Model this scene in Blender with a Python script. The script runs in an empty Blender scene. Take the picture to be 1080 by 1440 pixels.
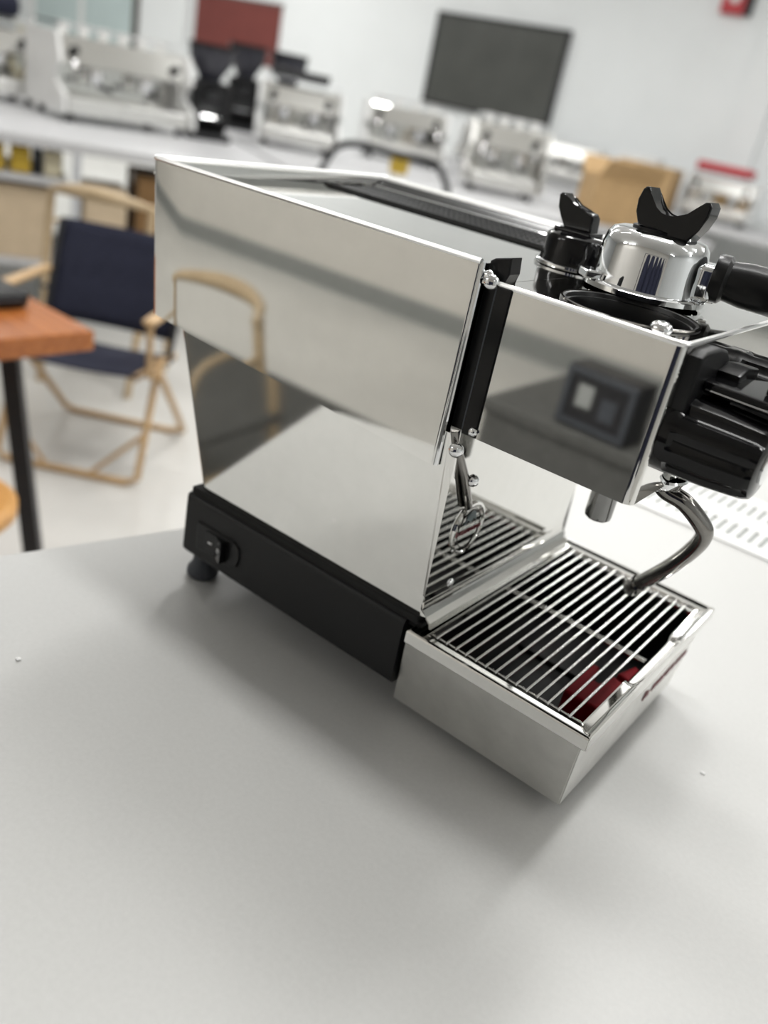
import bpy, bmesh, math, random
from mathutils import Vector, Matrix
random.seed(7)
scene = bpy.context.scene
COL = scene.collection
PI = math.pi

# ------------------------------------------------------------------ camera
cam_data = bpy.data.cameras.new('camera')
cam = bpy.data.objects.new('camera', cam_data)
COL.objects.link(cam)
R_ = Vector((0.77398, 0.60404, 0.18998)); U_ = Vector((-0.40515, 0.24183, 0.88168)); F_ = Vector((-0.48663, 0.75938, -0.43190))
M = Matrix.Identity(4)
for i in range(3):
    M[i][0] = R_[i]; M[i][1] = U_[i]; M[i][2] = -F_[i]
M[0][3], M[1][3], M[2][3] = 0.26372, -0.47776, 0.44281
cam.matrix_world = M
cam_data.sensor_fit = 'HORIZONTAL'
cam_data.sensor_width = 36.0
cam_data.lens = 36.0 * 1212.0 / 1080.0
cam_data.clip_start = 0.02
cam_data.clip_end = 80
cam_data.dof.use_dof = True
cam_data.dof.focus_distance = 0.565
cam_data.dof.aperture_fstop = 5.0
scene.camera = cam

# ------------------------------------------------------------------ world, exposure
world = bpy.data.worlds.new('world'); scene.world = world
world.use_nodes = True
world.node_tree.nodes['Background'].inputs[0].default_value = (0.9, 0.95, 1.0, 1)
world.node_tree.nodes['Background'].inputs[1].default_value = 0.3
vs = scene.view_settings
vs.view_transform = 'Standard'
vs.look = 'None'
vs.exposure = -0.48
vs.gamma = 1.0
vs.use_curve_mapping = False

# ------------------------------------------------------------------ ceiling lamps of the hall (linear LED battens)
FLOOR = -0.95
CEIL = 3.15
ADDED_UPLIGHT = 0.22
def lamp(x, y, power, sx=1.5, sy=0.22, rz=0.0, z=2.69):
    ld = bpy.data.lights.new('ceiling_lamp', 'AREA')
    ld.shape = 'RECTANGLE'; ld.size = sx; ld.size_y = sy
    ld.energy = power; ld.color = (1.0, 0.995, 0.98)
    o = bpy.data.objects.new('ceiling_lamp', ld); COL.objects.link(o)
    o.location = (x, y, z); o.rotation_euler = (0, 0, rz)
    # added uplight over each lamp, brightens the ceiling for the top reflections
    l2 = bpy.data.lights.new('added_uplight', 'AREA')
    l2.shape = 'RECTANGLE'; l2.size = sx; l2.size_y = sy; l2.energy = power * ADDED_UPLIGHT; l2.color = (1.0, 1.0, 1.0)
    o2 = bpy.data.objects.new('added_uplight', l2); COL.objects.link(o2)
    o2.location = (x, y, z + 0.01); o2.rotation_euler = (PI, 0, rz)
    return o
for (x, y, p, r) in ((-2.4, 0.55, 6, 0), (-0.15, 0.42, 40, 0), (2.4, 0.55, 6, 0),
                     (-1.40, 2.0, 60, 2.09), (0.16, 1.9, 64, PI / 2), (2.6, 2.3, 28, 0), (4.6, 1.4, 40, 0),  # last in this row added on the right to lighten the tray front
                     (-4.6, 2.3, 50, 0), (-4.6, 5.4, 70, 0), (-1.6, 5.4, 70, 0), (1.6, 5.4, 55, 0),
                     (-8.2, 3.6, 80, 0), (-8.2, 6.6, 80, 0), (-12.0, 5.2, 100, 0),
                     (-5.2, -3.6, 52, 0), (-3.0, -3.8, 36, 0), (4.6, -2.6, 12, 0)):  # last in this row also added on the right as fill
    lamp(x, y, p, rz=r)

# ------------------------------------------------------------------ materials
def mat(name, color, rough=0.5, metal=0.0, spec=0.5, noise=0.0, nscale=20.0, bump=0.0, bscale=200.0, stretch=None,
        coat=0.0, trans=0.0, emit=0.0, rnoise=0.0, color2=None):
    m = bpy.data.materials.new(name); m.use_nodes = True
    nt = m.node_tree; b = nt.nodes['Principled BSDF']
    c = tuple(color) + (1,) if len(color) == 3 else color
    b.inputs['Base Color'].default_value = c
    b.inputs['Roughness'].default_value = rough
    b.inputs['Metallic'].default_value = metal
    b.inputs['Specular IOR Level'].default_value = spec
    b.inputs['Coat Weight'].default_value = coat
    b.inputs['Transmission Weight'].default_value = trans
    if emit:
        b.inputs['Emission Color'].default_value = c
        b.inputs['Emission Strength'].default_value = emit
    if noise or bump or rnoise:
        tc = nt.nodes.new('ShaderNodeTexCoord'); mp = nt.nodes.new('ShaderNodeMapping')
        nt.links.new(tc.outputs['Object'], mp.inputs['Vector'])
        if stretch: mp.inputs['Scale'].default_value = stretch
        if noise or rnoise:
            n = nt.nodes.new('ShaderNodeTexNoise'); n.inputs['Scale'].default_value = nscale
            n.inputs['Detail'].default_value = 6; n.inputs['Roughness'].default_value = 0.6
            nt.links.new(mp.outputs[0], n.inputs['Vector'])
        if noise:
            rmp = nt.nodes.new('ShaderNodeValToRGB')
            c2 = color2 or [max(0, x * (1 - noise)) for x in color[:3]]
            rmp.color_ramp.elements[0].color = tuple(c2) + (1,)
            rmp.color_ramp.elements[1].color = tuple(min(1, x * (1 + noise * .4)) for x in color[:3]) + (1,)
            rmp.color_ramp.elements[0].position = 0.3; rmp.color_ramp.elements[1].position = 0.72
            nt.links.new(n.outputs['Fac'], rmp.inputs['Fac'])
            nt.links.new(rmp.outputs['Color'], b.inputs['Base Color'])
        if rnoise:
            mr = nt.nodes.new('ShaderNodeMapRange')
            mr.inputs['To Min'].default_value = max(0, rough - rnoise); mr.inputs['To Max'].default_value = rough + rnoise
            nt.links.new(n.outputs['Fac'], mr.inputs['Value']); nt.links.new(mr.outputs[0], b.inputs['Roughness'])
        if bump:
            n2 = nt.nodes.new('ShaderNodeTexNoise'); n2.inputs['Scale'].default_value = bscale; n2.inputs['Detail'].default_value = 4
            nt.links.new(mp.outputs[0], n2.inputs['Vector'])
            bp = nt.nodes.new('ShaderNodeBump'); bp.inputs['Strength'].default_value = bump; bp.inputs['Distance'].default_value = 0.002
            nt.links.new(n2.outputs['Fac'], bp.inputs['Height']); nt.links.new(bp.outputs[0], b.inputs['Normal'])
    return m

def wood_mat(name, c1, c2, scale=6.0, rough=0.45, axis_stretch=(1, 12, 12)):
    m = bpy.data.materials.new(name); m.use_nodes = True
    nt = m.node_tree; b = nt.nodes['Principled BSDF']; b.inputs['Roughness'].default_value = rough
    tc = nt.nodes.new('ShaderNodeTexCoord'); mp = nt.nodes.new('ShaderNodeMapping'); mp.inputs['Scale'].default_value = axis_stretch
    n = nt.nodes.new('ShaderNodeTexNoise'); n.inputs['Scale'].default_value = scale; n.inputs['Detail'].default_value = 8
    r = nt.nodes.new('ShaderNodeValToRGB')
    r.color_ramp.elements[0].color = tuple(c1) + (1,); r.color_ramp.elements[1].color = tuple(c2) + (1,)
    r.color_ramp.elements[0].position = 0.3; r.color_ramp.elements[1].position = 0.7
    nt.links.new(tc.outputs['Object'], mp.inputs['Vector']); nt.links.new(mp.outputs[0], n.inputs['Vector'])
    nt.links.new(n.outputs['Fac'], r.inputs['Fac']); nt.links.new(r.outputs['Color'], b.inputs['Base Color'])
    return m

MIRROR = mat('polished_steel', (0.80, 0.795, 0.77), 0.035, 1.0, noise=0.03, nscale=60)
MIRROR_SOFT = mat('softly_polished_steel', (0.78, 0.775, 0.75), 0.055, 1.0, noise=0.04, nscale=50)
STEEL = mat('brushed_steel', (0.82, 0.815, 0.79), 0.33, 1.0, noise=0.10, nscale=35, bump=0.04, bscale=500)
STEEL_D = mat('darker_steel', (0.26, 0.25, 0.235), 0.10, 1.0, noise=0.15, nscale=90)
DARK_CHROME = mat('dark_chrome', (0.27, 0.27, 0.265), 0.06, 1.0, noise=0.1, nscale=60)
CHROME = mat('chrome', (0.86, 0.87, 0.88), 0.03, 1.0, noise=0.02, nscale=40)
EDGE = mat('satin_steel_edge', (0.92, 0.92, 0.91), 0.34, 1.0, noise=0.02, nscale=40)
ROD = mat('grate_wire_steel', (0.82, 0.82, 0.80), 0.16, 1.0, noise=0.03, nscale=40)
BLACK_COAT = mat('black_powder_coat', (0.007, 0.0072, 0.0078), 0.45, 0, 0.30, noise=0.1, nscale=200, bump=0.10, bscale=2500)
BLACK_GLOSS = mat('gloss_black_plastic', (0.004, 0.004, 0.0045), 0.09, 0, 0.32, noise=0.1, nscale=30)
BLACK_SATIN = mat('satin_black_plastic', (0.007, 0.007, 0.0075), 0.30, 0, 0.28, noise=0.1, nscale=60, bump=0.03, bscale=900)
BLACK_MATTE = mat('matte_black', (0.008, 0.008, 0.008), 0.7, 0, 0.3, noise=0.1, nscale=40)
RUBBER = mat('grey_rubber', (0.05, 0.055, 0.065), 0.55, 0, 0.4, noise=0.1, nscale=80)
TRAYBLACK = mat('wet_black_tray', (0.003, 0.003, 0.003), 0.45, 0, 0.12, noise=0.2, nscale=60)
RED = mat('red_plastic', (0.20, 0.003, 0.008), 0.60, 0, 0.10, noise=0.2, nscale=60)
RED_INK = mat('dark_red_enamel', (0.16, 0.004, 0.012), 0.35, 0, 0.5, noise=0.1, nscale=60)
WHITE_INK = mat('white_print', (0.8, 0.8, 0.8), 0.5, 0, 0.4, noise=0.03, nscale=60)
TEAL = mat('grey_teal_print', (0.16, 0.20, 0.21), 0.3, 0.6, noise=0.1, nscale=80)
TABLE = mat('grey_worktop_laminate', (0.50, 0.50, 0.488), 0.40, 0, 0.5, noise=0.045, nscale=260, bump=0.015, bscale=700, rnoise=0.06)
TABLE_EDGE = mat('worktop_edge', (0.55, 0.54, 0.52), 0.45, 0, 0.4, noise=0.05, nscale=40)
WALL = mat('white_wall_paint', (0.79, 0.815, 0.82), 0.75, 0, 0.3, noise=0.03, nscale=2.0, bump=0.05, bscale=60)
WALL_WARM = mat('cream_wall_paint', (0.74, 0.71, 0.66), 0.75, 0, 0.3, noise=0.03, nscale=2.0, bump=0.05, bscale=60)
CEILM = mat('ceiling_paint', (0.80, 0.80, 0.79), 0.85, 0, 0.2, noise=0.03, nscale=2.0)
FLOORM = mat('pale_concrete_floor', (0.60, 0.59, 0.56), 0.34, 0, 0.5, noise=0.12, nscale=1.3, bump=0.02, bscale=40, rnoise=0.1)
BASEB = mat('grey_skirting', (0.30, 0.31, 0.30), 0.6, 0, 0.3, noise=0.05, nscale=10)
WOOD_ORANGE = wood_mat('varnished_orange_wood', (0.26, 0.075, 0.018), (0.46, 0.16, 0.04), 5, 0.25)
WOOD_PALE = wood_mat('pale_ash_wood', (0.40, 0.29, 0.17), (0.52, 0.40, 0.25), 9, 0.45)
WOOD_CHAIR = wood_mat('camp_chair_beech', (0.42, 0.27, 0.13), (0.56, 0.38, 0.20), 9, 0.45)
WOOD_STOOL = wood_mat('honey_wood', (0.42, 0.20, 0.05), (0.62, 0.33, 0.10), 9, 0.4)
NAVY = mat('navy_canvas', (0.022, 0.024, 0.042), 0.85, 0, 0.2, noise=0.25, nscale=60, bump=0.3, bscale=900)
BLACK_STEEL = mat('black_painted_steel', (0.015, 0.015, 0.017), 0.45, 0, 0.4, noise=0.1, nscale=30)
CARD = mat('cardboard', (0.46, 0.31, 0.16), 0.8, 0, 0.2, noise=0.12, nscale=18)
CARD_PALE = mat('pale_cardboard', (0.55, 0.44, 0.31), 0.8, 0, 0.2, noise=0.10, nscale=18)
CARD_DARK = mat('brown_cardboard', (0.20, 0.115, 0.05), 0.8, 0, 0.2, noise=0.15, nscale=12)
TAPE = mat('packing_tape', (0.42, 0.33, 0.22), 0.3, 0, 0.5, noise=0.1, nscale=30)
YELLOW = mat('yellow_plastic', (0.62, 0.42, 0.05), 0.5, 0, 0.4, noise=0.1, nscale=30)
CREAM = mat('cream_paper', (0.72, 0.66, 0.48), 0.7, 0, 0.3, noise=0.08, nscale=30)
WHITE_PL = mat('white_plastic', (0.78, 0.78, 0.77), 0.4, 0, 0.5, noise=0.04, nscale=20)
WHITE_BENCH = mat('white_bench_top', (0.50, 0.50, 0.51), 0.4, 0, 0.5, noise=0.04, nscale=20)
GREY_METAL = mat('grey_painted_metal', (0.50, 0.51, 0.53), 0.4, 0, 0.5, noise=0.05, nscale=20)
BOARD = mat('dark_grey_board', (0.085, 0.088, 0.082), 0.28, 0, 0.5, noise=0.25, nscale=2.5)
GLASS_PANEL = mat('pale_blue_glass', (0.52, 0.62, 0.62), 0.15, 0, 0.5, noise=0.06, nscale=3)
BRICKRED = mat('brick_red_panel', (0.17, 0.045, 0.038), 0.6, 0, 0.3, noise=0.15, nscale=5)
MAT_DARK = mat('matte_dark_grey', (0.10, 0.10, 0.095), 0.85, 0, 0.2, noise=0.2, nscale=60, bump=0.2, bscale=400)
HOPPER = mat('smoky_plastic', (0.03, 0.03, 0.04), 0.12, 0, 0.5, noise=0.1, nscale=20)
RED_BRIGHT = mat('bright_red_plastic', (0.45, 0.02, 0.03), 0.4, 0, 0.5, noise=0.1, nscale=20)
DARK_STRIP = mat('dark_door_frame', (0.10, 0.09, 0.08), 0.5, 0, 0.4, noise=0.1, nscale=10)

# ------------------------------------------------------------------ mesh helpers
def obj(name, bm, m, parent=None, smooth=None, angle=35):
    bmesh.ops.recalc_face_normals(bm, faces=bm.faces)
    me = bpy.data.meshes.new(name)
    if smooth is not None and smooth:
        for f in bm.faces: f.smooth = True
        lim = math.radians(angle)
        for e in bm.edges:
            if len(e.link_faces) == 2 and e.calc_face_angle(0) > lim: e.smooth = False
    bm.to_mesh(me); bm.free()
    if m: me.materials.append(m)
    o = bpy.data.objects.new(name, me); COL.objects.link(o)
    if parent is not None: o.parent = parent
    if smooth == 'W':
        w = o.modifiers.new('normals', 'WEIGHTED_NORMAL'); w.keep_sharp = True; w.weight = 100
    return o

def empty(name, loc=(0, 0, 0), rz=0.0):
    o = bpy.data.objects.new(name, None); COL.objects.link(o)
    o.empty_display_size = 0.05
    o.location = loc; o.rotation_euler = (0, 0, rz)
    return o

def tag(o, label, cat, group=None):
    o['label'] = label; o['category'] = cat
    if group: o['group'] = group
    return o

def structure(o):
    o['kind'] = 'structure'; return o

def box(bm, x0, x1, y0, y1, z0, z1, bev=0.0, seg=2):
    vs_ = [bm.verts.new(p) for p in ((x0, y0, z0), (x1, y0, z0), (x1, y1, z0), (x0, y1, z0), (x0, y0, z1), (x1, y0, z1), (x1, y1, z1), (x0, y1, z1))]
    fs = [bm.faces.new([vs_[i] for i in q]) for q in ((3, 2, 1, 0), (4, 5, 6, 7), (0, 1, 5, 4), (1, 2, 6, 5), (2, 3, 7, 6), (3, 0, 4, 7))]
    if bev:
        ed = set(e for f in fs for e in f.edges)
        bmesh.ops.bevel(bm, geom=list(ed), offset=bev, segments=seg, profile=0.5, affect='EDGES')
    return bm

def hexa(bm, pts, bev=0.0, seg=2):
    vs_ = [bm.verts.new(p) for p in pts]
    fs = [bm.faces.new([vs_[i] for i in q]) for q in ((3, 2, 1, 0), (4, 5, 6, 7), (0, 1, 5, 4), (1, 2, 6, 5), (2, 3, 7, 6), (3, 0, 4, 7))]
    if bev:
        ed = set(e for f in fs for e in f.edges)
        bmesh.ops.bevel(bm, geom=list(ed), offset=bev, segments=seg, profile=0.5, affect='EDGES')
    return bm

def lathe(bm, prof, seg=32, mtx=None, wave=None, closed=False):
    """prof: [(r, z)] turned about local z, then transformed by mtx; wave(theta, i) scales r."""
    mtx = mtx or Matrix.Identity(4)
    rings = []
    for i, (r, z) in enumerate(prof):
        if r < 1e-6:
            rings.append([bm.verts.new(mtx @ Vector((0, 0, z)))])
        else:
            ring = []
            for k in range(seg):
                a = 2 * PI * k / seg
                rr = r * (wave(a, i) if wave else 1.0)
                ring.append(bm.verts.new(mtx @ Vector((rr * math.cos(a), rr * math.sin(a), z))))
            rings.append(ring)
    pairs = list(zip(rings[:-1], rings[1:]))
    if closed: pairs.append((rings[-1], rings[0]))
    for A, B in pairs:
        for k in range(seg):
            k2 = (k + 1) % seg
            if len(A) == 1 and len(B) == 1: continue
            if len(A) == 1: bm.faces.new((A[0], B[k], B[k2]))
            elif len(B) == 1: bm.faces.new((A[k], A[k2], B[0]))
            else: bm.faces.new((A[k], A[k2], B[k2], B[k]))
    return bm

def axis_m(origin, direction):
    d = Vector(direction).normalized()
    q = Vector((0, 0, 1)).rotation_difference(d)
    return Matrix.Translation(Vector(origin)) @ q.to_matrix().to_4x4()

def smooth_path(pts, sub=6):
    P = [Vector(p) for p in pts]
    out = []
    for i in range(len(P) - 1):
        p0 = P[i - 1] if i > 0 else P[i] * 2 - P[i + 1]
        p1, p2 = P[i], P[i + 1]
        p3 = P[i + 2] if i + 2 < len(P) else P[i + 1] * 2 - P[i]
        for s in range(sub):
            t = s / sub
            out.append(0.5 * ((2 * p1) + (-p0 + p2) * t + (2 * p0 - 5 * p1 + 4 * p2 - p3) * t * t + (-p0 + 3 * p1 - 3 * p2 + p3) * t ** 3))
    out.append(P[-1])
    return out

def tube(bm, pts, r, seg=10, closed=False, flat=None):
    P = [Vector(p) for p in pts]
    n = len(P); rings = []
    up = None
    for i in range(n):
        if closed: t = (P[(i + 1) % n] - P[i - 1])
        else: t = P[min(i + 1, n - 1)] - P[max(i - 1, 0)]
        t.normalize()
        if up is None:
            up = Vector((0, 0, 1)) if abs(t.z) < 0.9 else Vector((1, 0, 0))
        s = t.cross(up); s.normalize(); up = s.cross(t); up.normalize()
        rr = r[i] if isinstance(r, (list, tuple)) else r
        ru = rr * (flat if flat else 1.0)
        rings.append([bm.verts.new(P[i] + s * rr * math.cos(2 * PI * k / seg) + up * ru * math.sin(2 * PI * k / seg)) for k in range(seg)])
    m = n if closed else n - 1
    for i in range(m):
        A, B = rings[i], rings[(i + 1) % n]
        for k in range(seg):
            bm.faces.new((A[k], A[(k + 1) % seg], B[(k + 1) % seg], B[k]))
    if not closed:
        bm.faces.new(rings[0][::-1]); bm.faces.new(rings[-1])
    return bm

def prism(bm, poly, axis, a, b, bev=0.0, seg=2):
    """poly: 2D points; axis 0: poly in (y,z); 1: (x,z); 2: (x,y). extruded from a to b."""
    def P(p, t):
        if axis == 0: return (t, p[0], p[1])
        if axis == 1: return (p[0], t, p[1])
        return (p[0], p[1], t)
    A = [bm.verts.new(P(p, a)) for p in poly]; B = [bm.verts.new(P(p, b)) for p in poly]
    fs = [bm.faces.new(A[::-1]), bm.faces.new(B)]
    n = len(poly)
    for i in range(n):
        fs.append(bm.faces.new((A[i], A[(i + 1) % n], B[(i + 1) % n], B[i])))
    if bev:
        ed = set(e for f in fs[:2] for e in f.edges)
        bmesh.ops.bevel(bm, geom=list(ed), offset=bev, segments=seg, profile=0.5, affect='EDGES')
    return bm

def BM(): return bmesh.new()

def text_obj(name, body, size, extrude, mtx, m, parent, bold=0.0, shear=0.0, align='LEFT'):
    cu = bpy.data.curves.new(name, 'FONT'); cu.body = body; cu.size = size; cu.extrude = extrude
    cu.offset = bold; cu.shear = shear; cu.align_x = align; cu.resolution_u = 3
    t = bpy.data.objects.new(name, cu); COL.objects.link(t)
    dg = bpy.context.evaluated_depsgraph_get()
    me = bpy.data.meshes.new_from_object(t.evaluated_get(dg))
    COL.objects.unlink(t); bpy.data.objects.remove(t)
    me.transform(mtx); me.materials.clear(); me.materials.append(m)
    o = bpy.data.objects.new(name, me); COL.objects.link(o)
    if parent is not None: o.parent = parent
    return o

def dome_screw(name, pos, direction, r, parent, m=None):
    bm = BM()
    lathe(bm, [(0, -r * .3), (r, -r * .3), (r, r * .15), (r * .85, r * .45), (r * .5, r * .65), (0, r * .72)], 16, axis_m(pos, direction))
    return obj(name, bm, m or CHROME, parent, True)

# ------------------------------------------------------------------ the hall
X0, X1, Y0, Y1 = -16.0, 6.0, -4.7, 8.6
def plane(name, pts, m):
    bm = BM(); bm.faces.new([bm.verts.new(p) for p in pts]); return structure(obj(name, bm, m))
def slab(name, x0, x1, y0, y1, z0, z1, m):
    bm = BM(); box(bm, x0, x1, y0, y1, z0, z1); return structure(obj(name, bm, m))
slab('floor', X0 - .1, X1 + .1, Y0 - .1, Y1 + .1, FLOOR - .1, FLOOR, FLOORM)
slab('ceiling', X0 - .1, X1 + .1, Y0 - .1, Y1 + .1, CEIL, CEIL + .1, CEILM)
slab('wall_far', X0 - .1, X1 + .1, Y1, Y1 + .1, FLOOR, CEIL, WALL)
slab('wall_behind', X0 - .1, X1 + .1, Y0 - .1, Y0, FLOOR, CEIL, WALL_WARM)
slab('wall_left', X0 - .1, X0, Y0, Y1, FLOOR, CEIL, WALL)
slab('wall_right', X1, X1 + .1, Y0, Y1, FLOOR, CEIL, WALL)
slab('baseboard_behind', X0, X1, Y0, Y0 + .02, FLOOR, FLOOR + .17, BASEB)
slab('baseboard_far', X0, X1, Y1 - .02, Y1, FLOOR, FLOOR + .12, BASEB)
slab('trim_1', -2.62, -2.34, Y1 - .06, Y1, FLOOR, CEIL, WALL)          # pilaster at the right
slab('trim_2', -11.29, -10.34, Y1 - .12, Y1, FLOOR, CEIL, WALL)        # white pillar at the left

# ------------------------------------------------------------------ the worktop in front
tb = empty('work_table', (0, 0, 0))
tag(tb, 'large pale grey worktop carrying the polished espresso machine', 'table')
TA = math.atan(0.27)
ca, sa = math.cos(TA), math.sin(TA)
def T(u, v):      # u along the short side away from the rear edge, v along the edge
    ex = Vector((ca, -sa)); ey = Vector((sa, ca)); o_ = Vector((-0.340, 0.036))
    p = o_ + ex * u + ey * v
    return p
bm = BM()
outline = []
for (u, v, a0) in ((0.02, -0.50, PI), (1.08, -0.50, -PI / 2), (1.08, 1.38, 0), (0.02, 1.38, PI / 2)):
    for k in range(5):
        a = a0 + k * PI / 8
        p = T(u + 0.02 * math.cos(a), v + 0.02 * math.sin(a)); outline.append((p.x, p.y))
prism(bm, outline, 2, -0.028, 0.0, bev=0.002)
obj('table_top', bm, TABLE, tb)
for (u, v) in ((0.08, -0.44), (1.02, -0.44), (0.08, 1.3), (1.02, 1.3)):
    p = T(u, v); bm = BM(); box(bm, p.x - .03, p.x + .03, p.y - .03, p.y + .03, FLOOR, -0.028, 0.004); obj('leg', bm, GREY_METAL, tb)
for (v) in (-0.44, 1.3):
    a, b = T(0.08, v), T(1.02, v); bm = BM(); tube(bm, [(a.x, a.y, -0.07), (b.x, b.y, -0.07)], 0.018, 8); obj('rail', bm, GREY_METAL, tb)

# perforated cover plate lying on the worktop to the right
vp = tag(empty('slotted_plate', (0.045, 0.76, 0.0)), 'flat white slotted vent plate lying on the worktop behind the machine', 'vent plate')
bm = BM()
NX, PITCH, SW = 16, 0.0148, 0.0082
rows = ((-0.085, -0.030), (0.012, 0.067))
px0 = -NX * PITCH / 2
ys = [-0.11, rows[0][0], rows[0][1], rows[1][0], rows[1][1], 0.095]
xs = [px0 - 0.02]
for i in range(NX):
    c = px0 + (i + .5) * PITCH; xs += [c - SW / 2, c + SW / 2]
xs.append(-px0 + 0.02)
grid = [[bm.verts.new((x, y, 0.003)) for x in xs] for y in ys]
for j in range(len(ys) - 1):
    for i in range(len(xs) - 1):
        if j in (1, 3) and i % 2 == 1: continue
        bm.faces.new((grid[j][i], grid[j][i + 1], grid[j + 1][i + 1], grid[j + 1][i]))
ret = bmesh.ops.extrude_face_region(bm, geom=list(bm.faces))
for e in ret['geom']:
    if isinstance(e, bmesh.types.BMVert): e.co.z = 0.0006
obj('perforated_sheet', bm, WHITE_PL, vp)
bm = BM(); box(bm, px0 - .01, -px0 + .01, -0.10, 0.085, 0.0, 0.0005); obj('backing', bm, BASEB, vp)

# ------------------------------------------------------------------ the espresso machine in front
ESP = empty('espresso_machine', (0, 0, 0))
tag(ESP, 'mirror-polished espresso machine with black base and drip tray in the foreground', 'coffee machine')

# black base
bm = BM(); box(bm, -0.2573, -0.0075, 0.0057, 0.262, 0.0322, 0.0933)
be = [e for e in bm.edges if not all(v.co.x > -0.01 for v in e.verts)]
bmesh.ops.bevel(bm, geom=be, offset=0.0055, segments=3, profile=0.5, affect='EDGES'); BASE = obj('base', bm, BLACK_COAT, ESP, 'W')
bm = BM(); box(bm, -0.0080, 0.0040, 0.0125, 0.2530, 0.0870, 0.0935, 0.0005); obj('base_front', bm, BLACK_MATTE, BASE)
bm = BM(); box(bm, -0.2520, 0.0015, 0.0085, 0.2575, 0.0925, 0.0992, 0.0012); obj('gasket', bm, BLACK_MATTE, BASE)
# feet
for (x, y) in ((-0.249, 0.0300), (-0.249, 0.238), (-0.035, 0.105), (-0.035, 0.205)):
    bm = BM(); lathe(bm, [(0, 0), (0.0125, 0), (0.0150, 0.003), (0.0146, 0.009), (0.0108, 0.014), (0.0098, 0.022), (0.0098, 0.036), (0, 0.036)], 24, Matrix.Translation((x, y, 0)))
    obj('foot', bm, RUBBER, ESP, True)
# power switch
bm = BM()
sw = [(-0.2355, 0.0455), (-0.2355, 0.0715), (-0.190, 0.0722), (-0.1835, 0.0685), (-0.1812, 0.0595), (-0.1835, 0.0505), (-0.190, 0.0460)]
prism(bm, sw, 1, 0.0038, 0.0080, 0.0008); SWI = obj('power_switch', bm, BLACK_SATIN, ESP)
bm = BM()
prism(bm, [(-0.2225, 0.0058), (-0.2225, 0.0022), (-0.2090, 0.0028), (-0.1975, -0.0035), (-0.1965, 0.0058)], 2, 0.0485, 0.0690, 0.0005)
obj('rocker', bm, BLACK_GLOSS, SWI)
bm = BM(); box(bm, -0.2186, -0.2140, 0.0020, 0.0026, 0.0583, 0.0597); obj('on_mark', bm, WHITE_INK, SWI)
bm = BM(); lathe(bm, [(0.0013, -0.0003), (0.0021, -0.0003), (0.0021, 0.0004), (0.0013, 0.0004)], 16, axis_m((-0.2028, -0.0008, 0.0588), (-0.48, -0.88, 0)), closed=True)
obj('off_mark', bm, WHITE_INK, SWI)

# lower body: tapered polished skirt
def skirt(bottom, top, zb, zt, rb, steps=14):
    """outline open to the front: near edge -> rounded rear corners -> far edge"""
    def path(x_r, x_f, y_n, y_f):
        pts = [(x_f, y_n)]
        for k in range(1, 9): pts.append((x_f + (x_r + rb - x_f) * k / 8, y_n))
        for k in range(1, steps + 1):
            a = -PI / 2 - k * PI / 2 / steps; pts.append((x_r + rb + rb * math.cos(a), y_n + rb + rb * math.sin(a)))
        pts.append((x_r, y_f - rb))
        for k in range(1, steps + 1):
            a = PI - k * PI / 2 / steps; pts.append((x_r + rb + rb * math.cos(a), y_f - rb + rb * math.sin(a)))
        pts.append((x_f, y_f))
        return pts
    return path(*bottom), path(*top)
pb, pt = skirt((-0.2445, 0.0016, 0.0125, 0.2530), (-0.2885, -0.0072, 0.0065, 0.259), 0.0985, 0.245, 0.005)
bm = BM()
A = [bm.verts.new((x, y, 0.0990)) for x, y in pb]; B = [bm.verts.new((x, y, 0.246)) for x, y in pt]
for i in range(len(A) - 1): bm.faces.new((A[i], A[i + 1], B[i + 1], B[i]))
o = obj('lower_body', bm, MIRROR_SOFT, ESP)
sm = o.modifiers.new('thickness', 'SOLIDIFY'); sm.thickness = 0.0018; sm.offset = -1

# backsplash mirror
bm = BM()
prof = [(0.0, 0.252), (0.0, 0.118), (0.0006, 0.111), (0.0024, 0.105), (0.0055, 0.100), (0.0095, 0.0965), (0.0110, 0.0925)]
L1 = []
for (x, z) in prof:
    t = (z - 0.0915) / (0.252 - 0.0915)
    yn = 0.0120 + (0.0065 - 0.0120) * t; yf = 0.2415 + 0.012 * t
    L1.append((bm.verts.new((x, yn, z)), bm.verts.new((x, yf, z))))
for (a, b), (c, d) in zip(L1[:-1], L1[1:]): bm.faces.new((a, b, d, c))
ret_ = []
for (x, z), (va, vb) in zip(prof, L1):
    if z > 0.0985:
        t = (z - 0.099) / (0.246 - 0.099)
        ret_.append((bm.verts.new((0.0018 + (-0.0070 - 0.0018) * t, 0.0128 + (0.0066 - 0.0128) * t, z)), va))
for (a, b), (c, d) in zip(ret_[:-1], ret_[1:]): bm.faces.new((a, b, d, c))
BS = obj('backsplash', bm, MIRROR, ESP)
sm = BS.modifiers.new('thickness', 'SOLIDIFY'); sm.thickness = 0.0016; sm.offset = -1

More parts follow.
